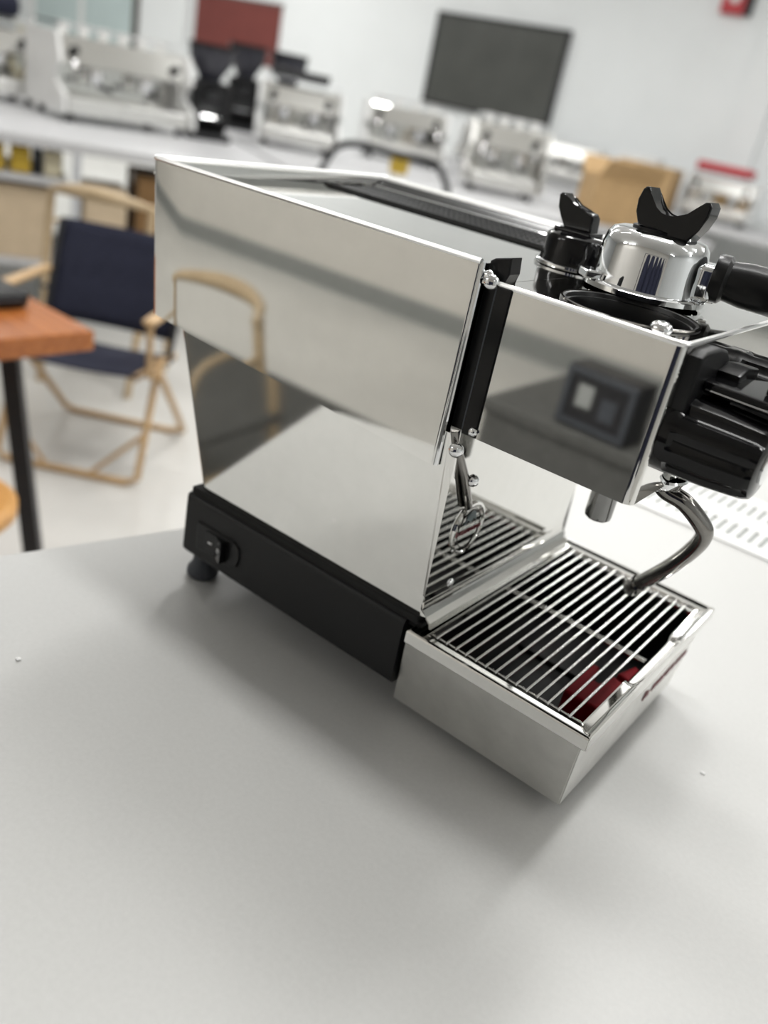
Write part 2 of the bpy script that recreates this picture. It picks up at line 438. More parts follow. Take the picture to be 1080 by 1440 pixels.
# badge on the backsplash, with its arm
bm = BM(); lathe(bm, [(0, 0), (0.0215, 0), (0.0222, 0.0012), (0.0214, 0.0024), (0.0196, 0.0026), (0.0190, 0.0018), (0, 0.0018)], 40, axis_m((0.0008, 0.0495, 0.1645), (1, 0, 0)))
BADGE = obj('badge', bm, MIRROR, ESP, True, 25)
TXm = Matrix(((0, 0, 1, 0), (1, 0, 0, 0), (0, 1, 0, 0), (0, 0, 0, 1)))    # text x -> +y, y -> +z, normal -> +x
text_obj('badge_lettering', 'la marzocco', 0.0074, 0.0001, Matrix.Translation((0.0028, 0.0495, 0.1610)) @ TXm, RED_INK, BADGE, 0.0001, 0, 'CENTER')
bm = BM(); prism(bm, [(0.0415, 0.1690), (0.0440, 0.1765), (0.0490, 0.1795), (0.0545, 0.1775), (0.0575, 0.1700), (0.0535, 0.1725), (0.0500, 0.1695), (0.0455, 0.1725)], 0, 0.0026, 0.0030); obj('badge_crest', bm, TEAL, BADGE)
bm = BM(); lathe(bm, [(0.0150, 0), (0.0156, 0), (0.0156, .0004), (0.0150, .0004)], 40, axis_m((0.0026, 0.0495, 0.1645), (1, 0, 0)), closed=True); obj('badge_ring', bm, STEEL_D, BADGE)
bm = BM(); tube(bm, [(-0.0035, 0.0042, 0.2500), (-0.0020, 0.0065, 0.2420), (0.0035, 0.0200, 0.2160), (0.0042, 0.0375, 0.1865)], 0.0036, 14, flat=0.8); ARM = obj('badge_arm', bm, STEEL_D, ESP, True, 50)
dome_screw('arm_screw', (0.0030, 0.0010, 0.2385), (0.75, -0.6, 0.1), 0.0052, ARM)
dome_screw('arm_screw', (0.0075, 0.0275, 0.2115), (0.85, -0.5, 0.1), 0.0046, ARM)
dome_screw('stud', (0.0008, 0.0455, 0.1165), (1, 0, 0), 0.0040, ESP)

# upper shell: one bent sheet, open top and front, rear corners rounded
pb, pt = skirt((-0.3218, -0.0138, 0.0035, 0.318), (-0.3345, -0.0138, 0.0035, 0.318), 0, 0, 0.0075)
def bow(pts, xr):
    out = []
    for k, (x, y) in enumerate(pts):
        if k == 8 and y < 0.1:
            for q in range(1, 9):
                x_ = pts[7][0] + (x - pts[7][0]) * q / 8
                d = max(0.0, 1 - (x_ - xr) / 0.040); out.append((x_, y + 0.0016 * d * d))
        elif 8 < k < 23 and y < 0.1: out.append((x, y + 0.0016 * (1 - (x - xr) / 0.040) ** 2))
        else: out.append((x, y))
    return out
pb, pt = bow(pb, -0.3218), bow(pt, -0.3345)
def zbot(x): return 0.2200 + (-(x + 0.0138) / 0.308) * 0.0168
bm = BM()
pbf = [pb[0], (-0.0155, pb[0][1])] + pb[1:]
ptf = [pt[0], (-0.0155, pt[0][1])] + pt[1:]
A = [bm.verts.new((x, y, zbot(x))) for x, y in pbf]; B = [bm.verts.new((x, y, 0.360)) for x, y in ptf]
for i in range(len(A) - 1): bm.faces.new((A[i], A[i + 1], B[i + 1], B[i]))
SHELL = obj('upper_shell', bm, MIRROR, ESP, True, 40)
sm = SHELL.modifiers.new('thickness', 'SOLIDIFY'); sm.thickness = 0.0018; sm.offset = -1
wn_ = SHELL.modifiers.new('normals', 'WEIGHTED_NORMAL'); wn_.keep_sharp = True; wn_.weight = 100
# rolled lip along the top edge
bm = BM()
tube(bm, [(x, y + (0.0012 if y < .1 else -0.0012), 0.3600) for x, y in pt if True], 0.0020, 10)
obj('rolled_lip', bm, EDGE, SHELL, True)
bm = BM(); box(bm, -0.0142, -0.0132, 0.0054, 0.021, 0.2204, 0.3590); obj('front_flange', bm, MIRROR_SOFT, SHELL)
bm = BM(); tube(bm, [(-0.0128, 0.0056, 0.2206), (-0.0128, 0.0056, 0.3600)], 0.0021, 10); obj('front_trim', bm, CHROME, SHELL, True)
bm = BM()
tube(bm, [(-0.0150, 0.0088, 0.3592), (-0.326, 0.0088, 0.3592), (-0.329, 0.012, 0.3592), (-0.329, 0.306, 0.3592), (-0.0150, 0.306, 0.3592)], 0.0010, 8)
obj('inner_lip', bm, EDGE, SHELL, True)
# cup tray floor; dark ribbed grille and far slope imitate a mirrored dark band
bm = BM(); box(bm, -0.331, -0.0020, 0.0055, 0.316, 0.3475, 0.3495); CUP = obj('cup_tray', bm, MIRROR_SOFT, ESP)
bm = BM(); hexa(bm, [(-0.330, 0.292, 0.3490), (-0.014, 0.292, 0.3490), (-0.014, 0.316, 0.3490), (-0.330, 0.316, 0.3490),
                     (-0.330, 0.2935, 0.3505), (-0.014, 0.2935, 0.3505), (-0.014, 0.3150, 0.3590), (-0.330, 0.3150, 0.3590)]); obj('far_slope', bm, BLACK_SATIN, CUP)
bm = BM(); box(bm, -0.325, -0.040, 0.208, 0.2905, 0.3495, 0.3505); GR = obj('grille', bm, BLACK_MATTE, CUP)
bm = BM()
for i in range(46):
    x = -0.320 + i * 0.0061
    box(bm, x, x + 0.0026, 0.212, 0.2875, 0.3505, 0.3518)
for j in range(5):
    box(bm, -0.323, -0.042, 0.211 + j * 0.0187, 0.2128 + j * 0.0187, 0.3505, 0.3522)
g = obj('grille_slats', bm, BLACK_SATIN, CUP); g['kind'] = 'stuff'
bm = BM(); tube(bm, [(-0.325, 0.2912, 0.3515), (-0.035, 0.2912, 0.3515)], 0.0010, 8); obj('grille_edge', bm, CHROME, CUP, True)

# black upright between shell and front housing
bm = BM(); prism(bm, [(-0.0120, 0.2490), (-0.0120, 0.3610), (-0.0090, 0.3632), (0.0024, 0.3662), (0.0036, 0.3560), (0.0010, 0.3500), (0.0004, 0.2495)], 1, 0.0120, 0.026, 0.0008)
UPR = obj('black_upright', bm, BLACK_SATIN, ESP)
bm = BM(); box(bm, 0.0000, 0.0118, 0.0060, 0.020, 0.2492, 0.3490, 0.0008); obj('black_cover_strip', bm, BLACK_GLOSS, UPR)
bm = BM(); tube(bm, [(0.0003, 0.0064, 0.2500), (0.0003, 0.0064, 0.3490)], 0.0007, 8); obj('seam', bm, RUBBER, UPR)
dome_screw('cap_screw', (-0.0035, 0.0050, 0.3500), (0.55, -0.8, 0.15), 0.0050, UPR)
dome_screw('cap_screw', (-0.0075, 0.0070, 0.3525), (0.2, -0.95, 0.2), 0.0040, UPR)
dome_screw('cap_screw', (0.0090, 0.0056, 0.2535), (0, -1, 0), 0.0032, UPR)
# rear bulkhead of the housing
bm = BM(); box(bm, -0.0115, -0.0095, 0.021, 0.300, 0.2460, 0.3478); obj('bulkhead', bm, STEEL_D, ESP)

# front housing: polished box, rounded upright corners, open top closed by a plate with a well
GX0, GX1, GY0, GY1, GZ0, GZ1 = 0.0118, 0.1245, 0.0070, 0.2580, 0.2492, 0.3496
rc = 0.0065
path = [(GX0, GY0)]
for k in range(9): path.append((GX0 + (GX1 - rc - GX0) * (k + 1) / 9, GY0))
for k in range(1, 15):
    a = -PI / 2 + k * PI / 28; path.append((GX1 - rc + rc * math.cos(a), GY0 + rc + rc * math.sin(a)))
path.append((GX1, GY1 - rc))
for k in range(1, 15):
    a = k * PI / 28; path.append((GX1 - rc + rc * math.cos(a), GY1 - rc + rc * math.sin(a)))
path.append((GX0, GY1))
bm = BM()
A = [bm.verts.new((x, y, GZ0)) for x, y in path]; B = [bm.verts.new((x, y, GZ1)) for x, y in path]
for i in range(len(A) - 1): bm.faces.new((A[i], A[i + 1], B[i + 1], B[i]))
HOUS = obj('front_housing', bm, MIRROR, ESP)
sm = HOUS.modifiers.new('thickness', 'SOLIDIFY'); sm.thickness = 0.0016; sm.offset = -1
bm = BM(); tube(bm, [(0.0008, GY0 + .0008, GZ1)] + [(x - (.0008 if x > .1 else 0), y + (.0008 if y < .1 else -.0008), GZ1) for x, y in path[1:]], 0.0018, 8); obj('housing_lip', bm, EDGE, HOUS, True)
bm = BM(); box(bm, GX0, GX1 - 0.0018, GY0 + 0.0018, GY1 - 0.0018, GZ0 + 0.002, GZ0 + 0.0035); obj('housing_floor', bm, STEEL_D, HOUS)
# top plate with a round well
WX, WY, WR = 0.0690, 0.0560, 0.0415
bm = BM()
loop = []
NS = 64
for k in range(NS):
    a = 2 * PI * k / NS
    loop.append(bm.verts.new((WX + WR * math.cos(a), WY + WR * math.sin(a), 0.3494)))
rect = []
for k in range(NS):
    a = 2 * PI * k / NS
    dx, dy = math.cos(a), math.sin(a)
    ts = []
    if dx > 1e-6: ts.append((GX1 - 0.0014 - WX) / dx)
    if dx < -1e-6: ts.append((-0.0018 - WX) / dx)
    if dy > 1e-6: ts.append((GY1 - 0.0014 - WY) / dy)
    if dy < -1e-6: ts.append((GY0 + 0.0014 - WY) / dy)
    t = min(ts); rect.append(bm.verts.new((WX + dx * t, WY + dy * t, 0.3494)))
for k in range(NS): bm.faces.new((loop[k], loop[(k + 1) % NS], rect[(k + 1) % NS], rect[k]))
TOP = obj('top_plate', bm, MIRROR, HOUS)
bm = BM(); lathe(bm, [(WR + .0028, 0.3486), (WR + .0030, 0.3500), (WR + .0012, 0.3508), (WR - .0004, 0.3504), (WR - .0012, 0.3480), (WR - .0022, 0.3476), (WR - .0030, 0.3450), (WR - .0034, 0.3290), (0, 0.3280)], 64, Matrix.Translation((WX, WY, 0)))
WELL = obj('well', bm, BLACK_SATIN, HOUS, True)
bm = BM(); lathe(bm, [(WR + .0016, 0.3500), (WR + .0030, 0.3500), (WR + .0030, 0.3512), (WR + .0016, 0.3514)], 64, Matrix.Translation((WX, WY, 0)), closed=True); obj('well_ring', bm, STEEL_D, HOUS, True)
dome_screw('top_screw', (0.1010, 0.0270, 0.3505), (0, 0, 1), 0.0068, HOUS)

# group cap with thumb paddle
GC = (-0.0245, 0.1620)
bm = BM(); lathe(bm, [(0, 0.3496), (0.0290, 0.3496), (0.0302, 0.3506), (0.0302, 0.3522), (0.0288, 0.3530), (0.0275, 0.3530)], 40, Matrix.Translation((GC[0], GC[1], 0))); CAP = obj('group_cap', bm, CHROME, ESP, True)
bm = BM(); lathe(bm, [(0.0272, 0.3530), (0.0268, 0.3560), (0.0262, 0.3690), (0.0245, 0.3725), (0.0205, 0.3745), (0, 0.3750)], 40, Matrix.Translation((GC[0], GC[1], 0)), wave=lambda a, i: 1 - (0.012 * (1 if math.cos(30 * a) > 0 else 0) if i in (1, 2) else 0)); obj('cap_drum', bm, BLACK_GLOSS, CAP, True)
bm = BM(); box(bm, -0.0430, -0.0120, 0.1500, 0.1740, 0.3738, 0.3775, 0.0012); obj('paddle_seat', bm, BLACK_GLOSS, CAP)
cap_poly = [(-0.0479, 0.3987), (-0.0462, 0.4004), (-0.0436, 0.4006), (-0.0399, 0.3968), (-0.0338, 0.3930), (-0.0265, 0.3910), (-0.0186, 0.3907), (-0.0159, 0.3878), (-0.0147, 0.3770), (-0.0371, 0.3765), (-0.0418, 0.3833), (-0.0464, 0.3901)]
bm = BM(); prism(bm, cap_poly, 1, 0.1550, 0.1690, 0.0014, 3); obj('paddle', bm, BLACK_GLOSS, CAP, 'W', 40)

# water spout and steam wand
bm = BM(); lathe(bm, [(0.0070, 0.1815), (0.0084, 0.1810), (0.0102, 0.1825), (0.0106, 0.1855), (0.0106, 0.2520), (0.0070, 0.2520), (0.0070, 0.1815)], 28, Matrix.Translation((0.0675, 0.1300, 0))); obj('water_spout', bm, DARK_CHROME, ESP, True)
wp = [(0.1130, 0.0830, 0.2500), (0.1204, 0.085, 0.2401), (0.1342, 0.090, 0.2352), (0.1471, 0.100, 0.2225), (0.1507, 0.108, 0.2123), (0.1452, 0.120, 0.1943), (0.1294, 0.140, 0.1638), (0.1023, 0.165, 0.1224)]
bm = BM(); P_ = smooth_path(wp, 8); tube(bm, P_, 0.0063, 18); WAND = obj('steam_wand', bm, STEEL_D, ESP, True, 60)
d_ = (P_[-1] - P_[-6]).normalized()
bm = BM(); lathe(bm, [(0.0063, -0.014), (0.0075, -0.013), (0.0077, 0.0), (0.0062, 0.003), (0.0020, 0.0036), (0, 0.002)], 18, axis_m(P_[-1], d_)); obj('wand_tip', bm, STEEL_D, WAND, True)
bm = BM(); lathe(bm, [(0.0205, 0.0), (0.0215, -0.0015), (0.0185, -0.0065), (0.0125, -0.0105), (0.0068, -0.0120), (0.0, -0.0120)], 28, Matrix.Translation((0.1120, 0.0830, 0.2515))); obj('wand_collar', bm, CHROME, WAND, True)

# steam knob: fluted, on the front face
def knob(center, length, r0, r1, name, m):
    bm = BM()
    def wv(a, i):
        if i < 3 or i > 8: return 1.0
        s = math.cos(8 * a)
        return 1.0 - 0.10 * max(0.0, s) ** 0.5
    prof_ = [(r0 * .80, -0.001), (r0 * 1.02, 0.0), (r0 * 1.02, 0.006), (r0, 0.0085), (r0, 0.016), (r0 * .99, length * .5), (r1 * 1.02, length * .8), (r1, length - .006), (r1 * .985, length - .004), (r1 * .93, length - .0012), (r1 * .80, length), (0, length + .0006)]
    lathe(bm, prof_, 108, axis_m(center, (1, 0, 0)), wave=wv)
    return obj(name, bm, m, ESP, True, 28)
K1 = knob((GX1, 0.0370, 0.2945), 0.0575, 0.0255, 0.0236, 'steam_knob', BLACK_GLOSS)
bm = BM(); lathe(bm, [(0, 0), (0.0120, 0), (0.0120, 0.0012), (0.0100, 0.0018), (0, 0.0018)], 28, axis_m((GX1 + 0.0577, 0.0370, 0.2945), (1, 0, 0))); obj('knob_cap', bm, CHROME, K1, True)
K2 = knob((GX1, 0.1280, 0.3130), 0.0605, 0.0225, 0.0215, 'steam_knob', BLACK_SATIN)
# black bezel around the knobs
bm = BM()
bez = [(0.0165, 0.3130), (0.0165, 0.3440), (0.0230, 0.3470), (0.0480, 0.3470), (0.0640, 0.3440), (0.0760, 0.3370), (0.0800, 0.3270), (0.0800, 0.3000), (0.0300, 0.2960)]
prism(bm, bez, 0, GX1 - 0.001, 0.1330, 0.0020, 3); BEZ = obj('front_bezel', bm, BLACK_COAT, ESP, 'W', 40)
bm = BM()
prism(bm, [(0.0560, 0.3080), (0.0560, 0.3330), (0.0700, 0.3370), (0.0980, 0.3330), (0.0980, 0.3050)], 0, 0.1320, 0.1470, 0.0020, 2); obj('lever_block', bm, BLACK_SATIN, BEZ, 'W', 40)
# faceted glossy lever lying above the knob
bm = BM()
lev = [(0.1285, 0.0440), (0.1345, 0.0330), (0.1760, 0.0300), (0.1950, 0.0380), (0.1990, 0.0560), (0.1900, 0.0800), (0.1720, 0.0900), (0.1560, 0.0880), (0.1420, 0.0680)]
prism(bm, lev, 2, 0.3225, 0.3295, 0.0016, 2); LEV = obj('lever', bm, BLACK_GLOSS, ESP)
bm = BM(); prism(bm, [(0.1650, 0.0480), (0.1930, 0.0450), (0.1930, 0.0640), (0.1760, 0.0700), (0.1660, 0.0620)], 2, 0.3294, 0.3340, 0.0012, 2); obj('lever_pad', bm, BLACK_SATIN, LEV)
bm = BM(); tube(bm, [(0.1360, 0.0320, 0.3250), (0.1750, 0.0290, 0.3250)], 0.0007, 8); obj('lever_edge', bm, CHROME, LEV, True)

# ------------------------------------------------------------------ drip tray (slides under the front)
TL, TW, ZT, ZF = 0.1526, 0.2653, 0.0902, 0.0799
IX0, IX1, IY0, IY1 = 0.0119, 0.1405, 0.0117, 0.2564
bm = BM()
ot = [(-0.0010, 0.0022), (0.1492, 0.0022), (0.1492, TW - 0.0022), (-0.0010, TW - 0.0022)]
ob_ = [(-0.0092, 0.0193), (0.1444, 0.0193), (0.1444, TW - 0.0193), (-0.0092, TW - 0.0193)]
it = [(0.0100, 0.0095), (0.1430, 0.0095), (0.1430, TW - 0.0095), (0.0100, TW - 0.0095)]
ib = [(0.0060, 0.0240), (0.1390, 0.0240), (0.1390, TW - 0.0240), (0.0060, TW - 0.0240)]
def ring4(pts, z): return [bm.verts.new((x, y, z)) for x, y in pts]
r1, r2, r3, r4 = ring4(ot, 0.0855), ring4(ob_, 0.0111), ring4(it, 0.0855), ring4(ib, 0.0240)
for a, b in ((r1, r2), (r3, r1), (r4, r3)):
    for k in range(4): bm.faces.new((a[k], a[(k + 1) % 4], b[(k + 1) % 4], b[k]))
bm.faces.new(r2); bm.faces.new(r4)
bmesh.ops.bevel(bm, geom=[e for e in bm.edges if all(v in r1 + r2 for v in e.verts)], offset=0.0010, segments=2, affect='EDGES')
TRAY = obj('drip_tray', bm, STEEL, ESP)
# black liner
bm = BM()
l1 = [bm.verts.new((x, y, 0.0850)) for x, y in ((0.0112, 0.0108), (0.1418, 0.0108), (0.1418, TW - 0.0108), (0.0112, TW - 0.0108))]
l2 = [bm.verts.new((x, y, 0.0262)) for x, y in ((0.0085, 0.0255), (0.1375, 0.0255), (0.1375, TW - 0.0255), (0.0085, TW - 0.0255))]
for k in range(4): bm.faces.new((l1[k], l1[(k + 1) % 4], l2[(k + 1) % 4], l2[k]))
bm.faces.new(l2); obj('tray_liner', bm, TRAYBLACK, TRAY)
bm = BM(); box(bm, 0.030, 0.100, 0.150, 0.225, 0.0265, 0.0300, 0.001); obj('tray_insert', bm, BLACK_SATIN, TRAY)
# rim: four strips, the front one dips in the middle as a finger notch
def rim_profile(t0, t1, n=1): pass
bm = BM()
def strip(bm, sect, path_pts, closed_end=True):
    rows_ = []
    for f in path_pts: rows_.append([bm.verts.new(p) for p in f])
    for a, b in zip(rows_[:-1], rows_[1:]):
        for i in range(len(a) - 1): bm.faces.new((a[i], a[i + 1], b[i + 1], b[i]))
# mitred frame cross-section given as (inset, z)
sect = [(0.0005, ZF), (0.0, ZF + .0006), (0.0, ZT - .0012), (0.0004, ZT - .0003), (0.0014, ZT), (0.0030, ZT - .0006), (0.0055, ZT - .0026), (0.0108, ZT - .0030), (0.0116, ZT - .0026), (0.0120, ZT - .0040), (0.0120, ZF)]
def corner_ring(ins, z):
    s = ins
    return [(0.0 + s, 0.0 + s, z), (TL - s, 0.0 + s, z), (TL - s, TW - s, z), (0.0 + s, TW - s, z)]
rings = [[bm.verts.new(p) for p in corner_ring(i_, z_)] for i_, z_ in sect]
for a, b in zip(rings[:-1], rings[1:]):
    for k in (0, 2, 3): bm.faces.new((a[k], a[(k + 1) % 4], b[(k + 1) % 4], b[k]))
RIM = obj('tray_rim', bm, MIRROR_SOFT, TRAY)
sm = RIM.modifiers.new('thickness', 'SOLIDIFY'); sm.thickness = 0.0006; sm.offset = 1
bm = BM()
NR = 60
rows_ = []
for j in range(NR + 1):
    t = j / NR
    row = []
    for i_, z_ in sect:
        y = i_ + (TW - 2 * i_) * t
        yn = TL - i_
        e = max(0.0, 1 - abs((y - 0.138) / 0.048) ** 6) if abs(y - 0.138) < 0.048 else 0.0
        dip = 0.0065 * e * min(1.0, i_ / 0.0105) if i_ > 0.002 else 0
        row.append(bm.verts.new((yn + (0.002 * e if i_ > 0.01 else 0), y, z_ - dip)))
    rows_.append(row)
for a, b in zip(rows_[:-1], rows_[1:]):
    for i in range(len(a) - 1): bm.faces.new((a[i], a[i + 1], b[i + 1], b[i]))
o = obj('front_rim', bm, MIRROR_SOFT, TRAY, True, 20)
sm = o.modifiers.new('thickness', 'SOLIDIFY'); sm.thickness = 0.0006; sm.offset = 1
# grate
ZG = 0.0862
bm = BM(); tube(bm, [(0, 0.0145, 0), (0, 0.2545, 0)], 0.00125, 8); bar0 = obj('grate_bar', bm, ROD, TRAY, True, 60); bar0.location = (0.0172, 0, ZG)
for i in range(1, 14):
    b_ = bar0.copy(); COL.objects.link(b_); b_.parent = TRAY; b_.location = (0.0172 + i * (0.1308 - 0.0172) / 13, 0, ZG)
for y in (0.1330, 0.1368, 0.2505, 0.0200):
    bm = BM(); tube(bm, [(0.0122, y, ZG - 0.0022), (0.1402, y, ZG - 0.0022)], 0.0011, 8); obj('cross_bar', bm, ROD, TRAY, True, 60)
# lettering on the tray front
text_obj('lettering', 'la marzocco', 0.0215, 0.0004, Matrix.Translation((0.1470, 0.1440, 0.0440)) @ Matrix.Rotation(0.0645, 4, 'Y') @ TXm @ Matrix.Diagonal((1.0, 0.62, 1, 1)), RED_INK, TRAY, 0.0004)

# red plastic piece lying in the tray
rp = empty('red_plastic_clip', (0.112, 0.135, 0.0265)); tag(rp, 'red plastic clip lying under the wires of the drip tray', 'clip')
bm = BM(); prism(bm, [(-0.014, -0.038), (0.016, -0.038), (0.018, 0.012), (0.006, 0.016), (0.004, -0.008), (-0.006, -0.008), (-0.008, 0.018), (-0.016, 0.016)], 2, 0.0, 0.022, 0.002, 2); obj('clip_body', bm, RED, rp)
bm = BM(); prism(bm, [(0.006, 0.026), (0.020, 0.022), (0.021, 0.044), (0.012, 0.050)], 2, 0.0, 0.020, 0.002, 2); obj('clip_tongue', bm, RED, rp)
bm = BM(); box(bm, 0.002, 0.022, 0.0, 0.030, 0.0, 0.010, 0.002); obj('clip_spring', bm, BLACK_SATIN, rp)

# ------------------------------------------------------------------ portafilter resting upside down on the housing
PFX, PFY, PFZ = 0.0455, 0.1330, 0.3500
PF = empty('portafilter', (PFX, PFY, PFZ))
tag(PF, 'chrome portafilter lying upside down on top of the machine, black handle', 'portafilter')
bm = BM(); lathe(bm, [(0.0330, 0.0002), (0.0405, 0.0002), (0.0428, 0.0014), (0.0430, 0.0046), (0.0415, 0.0058), (0.0385, 0.0064), (0.0330, 0.0064), (0.0330, 0.0002)], 64); FL = obj('flange', bm, CHROME, PF, True)
bm = BM(); lathe(bm, [(0.0382, 0.0060), (0.0376, 0.0110), (0.0366, 0.0300), (0.0352, 0.0370), (0.0318, 0.0412), (0.0270, 0.0426), (0, 0.0430)], 64); BD = obj('body', bm, CHROME, PF, True)
for a in (-2.35, 0.45):
    bm = BM(); box(bm, 0.036, 0.0475, -0.0085, 0.0085, 0.0050, 0.0112, 0.0015); l_ = obj('lug', bm, CHROME, PF); l_.rotation_euler = (0, 0, a)
HA = math.radians(12)
bm = BM(); box(bm, 0.0300, 0.0455, -0.0130, 0.0130, 0.0055, 0.0310, 0.0045, 3); nk = obj('neck', bm, CHROME, PF, 'W', 40); nk.rotation_euler = (0, 0, HA)
bm = BM()
hd = Vector((math.cos(HA), math.sin(HA), -0.02)); h0 = Vector((0.0420 * math.cos(HA), 0.0420 * math.sin(HA), 0.0230))
lathe(bm, [(0, 0), (0.0150, 0.0), (0.0162, 0.003), (0.0162, 0.008), (0.0135, 0.0105), (0.0138, 0.014), (0.0150, 0.022), (0.0152, 0.045), (0.0138, 0.058), (0.0136, 0.070), (0.0158, 0.095), (0.0152, 0.118), (0.0100, 0.128), (0, 0.130)], 32, axis_m(h0, hd)); obj('handle', bm, BLACK_SATIN, PF, True)
big_poly = [(0.0302, 0.4176), (0.0318, 0.4194), (0.0342, 0.4197), (0.0362, 0.4165), (0.0388, 0.4112), (0.0424, 0.4072), (0.0472, 0.4044), (0.0530, 0.4034), (0.0590, 0.4050), (0.0645, 0.4090), (0.0695, 0.4140), (0.0735, 0.4182), (0.0762, 0.4188), (0.0786, 0.4160), (0.0784, 0.4095), (0.0752, 0.4010), (0.0701, 0.3920), (0.0457, 0.3931), (0.0334, 0.3954), (0.0296, 0.4030), (0.0286, 0.4107)]
bm = BM(); prism(bm, [(x - PFX, z - PFZ) for x, z in big_poly], 1, -0.0170, 0.0030, 0.0014, 3); obj('spout', bm, BLACK_GLOSS, PF, 'W', 40)
bm = BM(); lathe(bm, [(0.0200, 0.0425), (0.0200, 0.0445), (0.0150, 0.0462), (0, 0.0462)], 32); obj('spout_nut', bm, BLACK_SATIN, PF, True)

# crumbs on the worktop
for (x, y, r, l) in ((-0.2335, -0.1698, 0.0022, 'tiny white paper scrap on the worktop left of the machine'), (0.2092, 0.1619, 0.0016, 'tiny pale crumb on the worktop in front of the drip tray')):
    bm = BM(); bmesh.ops.create_icosphere(bm, subdivisions=1, radius=r)
    for v in bm.verts: v.co.x *= 1 + random.random() * .7; v.co.z = max(v.co.z, -r * .6) * .6
    o = obj('crumb', bm, WHITE_PL); o.location = (x, y, r * .36); tag(o, l, 'crumb')

# ------------------------------------------------------------------ furniture at the left
# brown table
bt = empty('wooden_table', (-1.62, 0.4, FLOOR)); tag(bt, 'orange-brown varnished wooden table on slanted black steel legs', 'table')
bm = BM(); prism(bm, [(-0.75, 0.35), (-0.19, 0.39), (0.16, 0.38), (0.16, -1.0), (-0.75, -1.0)], 2, 0.700, 0.750, 0.004); obj('table_top', bm, WOOD_ORANGE, bt)
for (xa, ya, xb, yb) in ((-0.085, 0.30, 0.07, 0.30), (-0.60, 0.28, -0.70, 0.28), (-0.085, -0.9, 0.07, -0.9), (-0.60, -0.9, -0.70, -0.9)):
    bm = BM(); tube(bm, [(xa, ya, 0.70), (xb, yb, 0.0)], 0.030, 4); obj('leg', bm, BLACK_STEEL, bt)
# black pouch on it
po = empty('black_pouch', (-1.70, 0.66, -0.2)); tag(po, 'black zipped pouch lying on the orange-brown wooden table', 'pouch')
bm = BM(); box(bm, -0.16, 0.05, -0.22, 0.075, 0.0, 0.045, 0.018, 4); obj('pouch_body', bm, BLACK_SATIN, po, 'W', 60)
bm = BM(); tube(bm, [(0.051, -0.2, 0.024), (0.051, 0.055, 0.024)], 0.002, 6); obj('zip', bm, RUBBER, po)
# honey wooden stool, only its seat edge is seen
st = empty('wooden_stool', (-1.36, 0.33, FLOOR)); tag(st, 'honey-coloured round wooden stool under the brown table edge', 'stool')
bm = BM(); lathe(bm, [(0, 0.415), (0.15, 0.415), (0.165, 0.43), (0.165, 0.452), (0.15, 0.465), (0, 0.462)], 32); obj('seat', bm, WOOD_STOOL, st, True)
for a in (0.6, 2.17, 3.74, 5.31):
    bm = BM(); tube(bm, [(0.10 * math.cos(a), 0.10 * math.sin(a), 0.42), (0.15 * math.cos(a), 0.15 * math.sin(a), 0)], 0.015, 8); obj('leg', bm, WOOD_STOOL, st, True)

# navy camp chair (local x = width, y = towards the back)
cc = empty('camp_chair', (-2.12, 1.17, FLOOR), math.radians(33)); tag(cc, 'folding wooden camp chair with navy canvas seat and back', 'chair')
W2 = 0.24
def ctube(name, pts, r=0.013, m=WOOD_CHAIR, sub=0):
    bm = BM(); tube(bm, smooth_path(pts, sub) if sub else pts, r, 10); return obj(name, bm, m, cc, True, 60)
ctube('front_frame', [(-W2, 0.20, 0.42), (-W2 - .005, 0.10, 0.22), (-W2 - .01, 0.01, 0.03), (-W2 + .03, 0, 0.013), (W2 - .03, 0, 0.013), (W2 + .01, 0.01, 0.03), (W2 + .005, 0.10, 0.22), (W2, 0.20, 0.42)])
ctube('rear_frame', [(-W2 + .03, 0.10, 0.40), (-W2 + .03, 0.30, 0.22), (-W2 + .02, 0.52, 0.03), (-W2 + .05, 0.535, 0.013), (W2 - .05, 0.535, 0.013), (W2 + .02, 0.52, 0.03), (W2 + .03, 0.30, 0.22), (W2 + .03, 0.10, 0.40)])
for s in (-1, 1):
    ctube('brace', [(s * W2 * .35, 0.02, 0.015), (s * (W2), 0.06, 0.17)], 0.008)
    bm = BM(); box(bm, s * (W2 + .02) - .022, s * (W2 + .02) + .022, -0.02, 0.42, 0.585, 0.605, 0.008, 3); obj('armrest', bm, WOOD_CHAIR, cc, 'W', 50)
    ctube('arm_post', [(s * (W2 + .02), 0.03, 0.40), (s * (W2 + .02), 0.0, 0.59)], 0.011)
    ctube('back_post', [(s * (W2 - .005), 0.32, 0.36), (s * (W2 - .005), 0.47, 0.76)], 0.011, BLACK_STEEL)
    ctube('seat_rail', [(s * (W2 - .012), -0.02, 0.405), (s * (W2 - .012), 0.42, 0.36)], 0.012)
bm = BM()
rows_ = []
for j in range(9):
    t = j / 8; y = -0.03 + 0.44 * t; z = 0.415 - 0.05 * t
    rows_.append([bm.verts.new((-W2 + 2 * W2 * i / 10, y, z - 0.03 * math.sin(PI * i / 10) * (0.4 + .6 * math.sin(PI * t)))) for i in range(11)])
for a, b in zip(rows_[:-1], rows_[1:]):
    for i in range(10): bm.faces.new((a[i], a[i + 1], b[i + 1], b[i]))
o = obj('seat', bm, NAVY, cc, True, 80); o.modifiers.new('thickness', 'SOLIDIFY').thickness = 0.006
bm = BM()
rows_ = []
for j in range(9):
    t = j / 8; y = 0.355 + 0.125 * t; z = 0.435 + 0.335 * t
    rows_.append([bm.verts.new((-W2 + 2 * W2 * i / 10, y + 0.025 * math.sin(PI * i / 10) + 0.004 * math.sin(j * 2.2), z)) for i in range(11)])
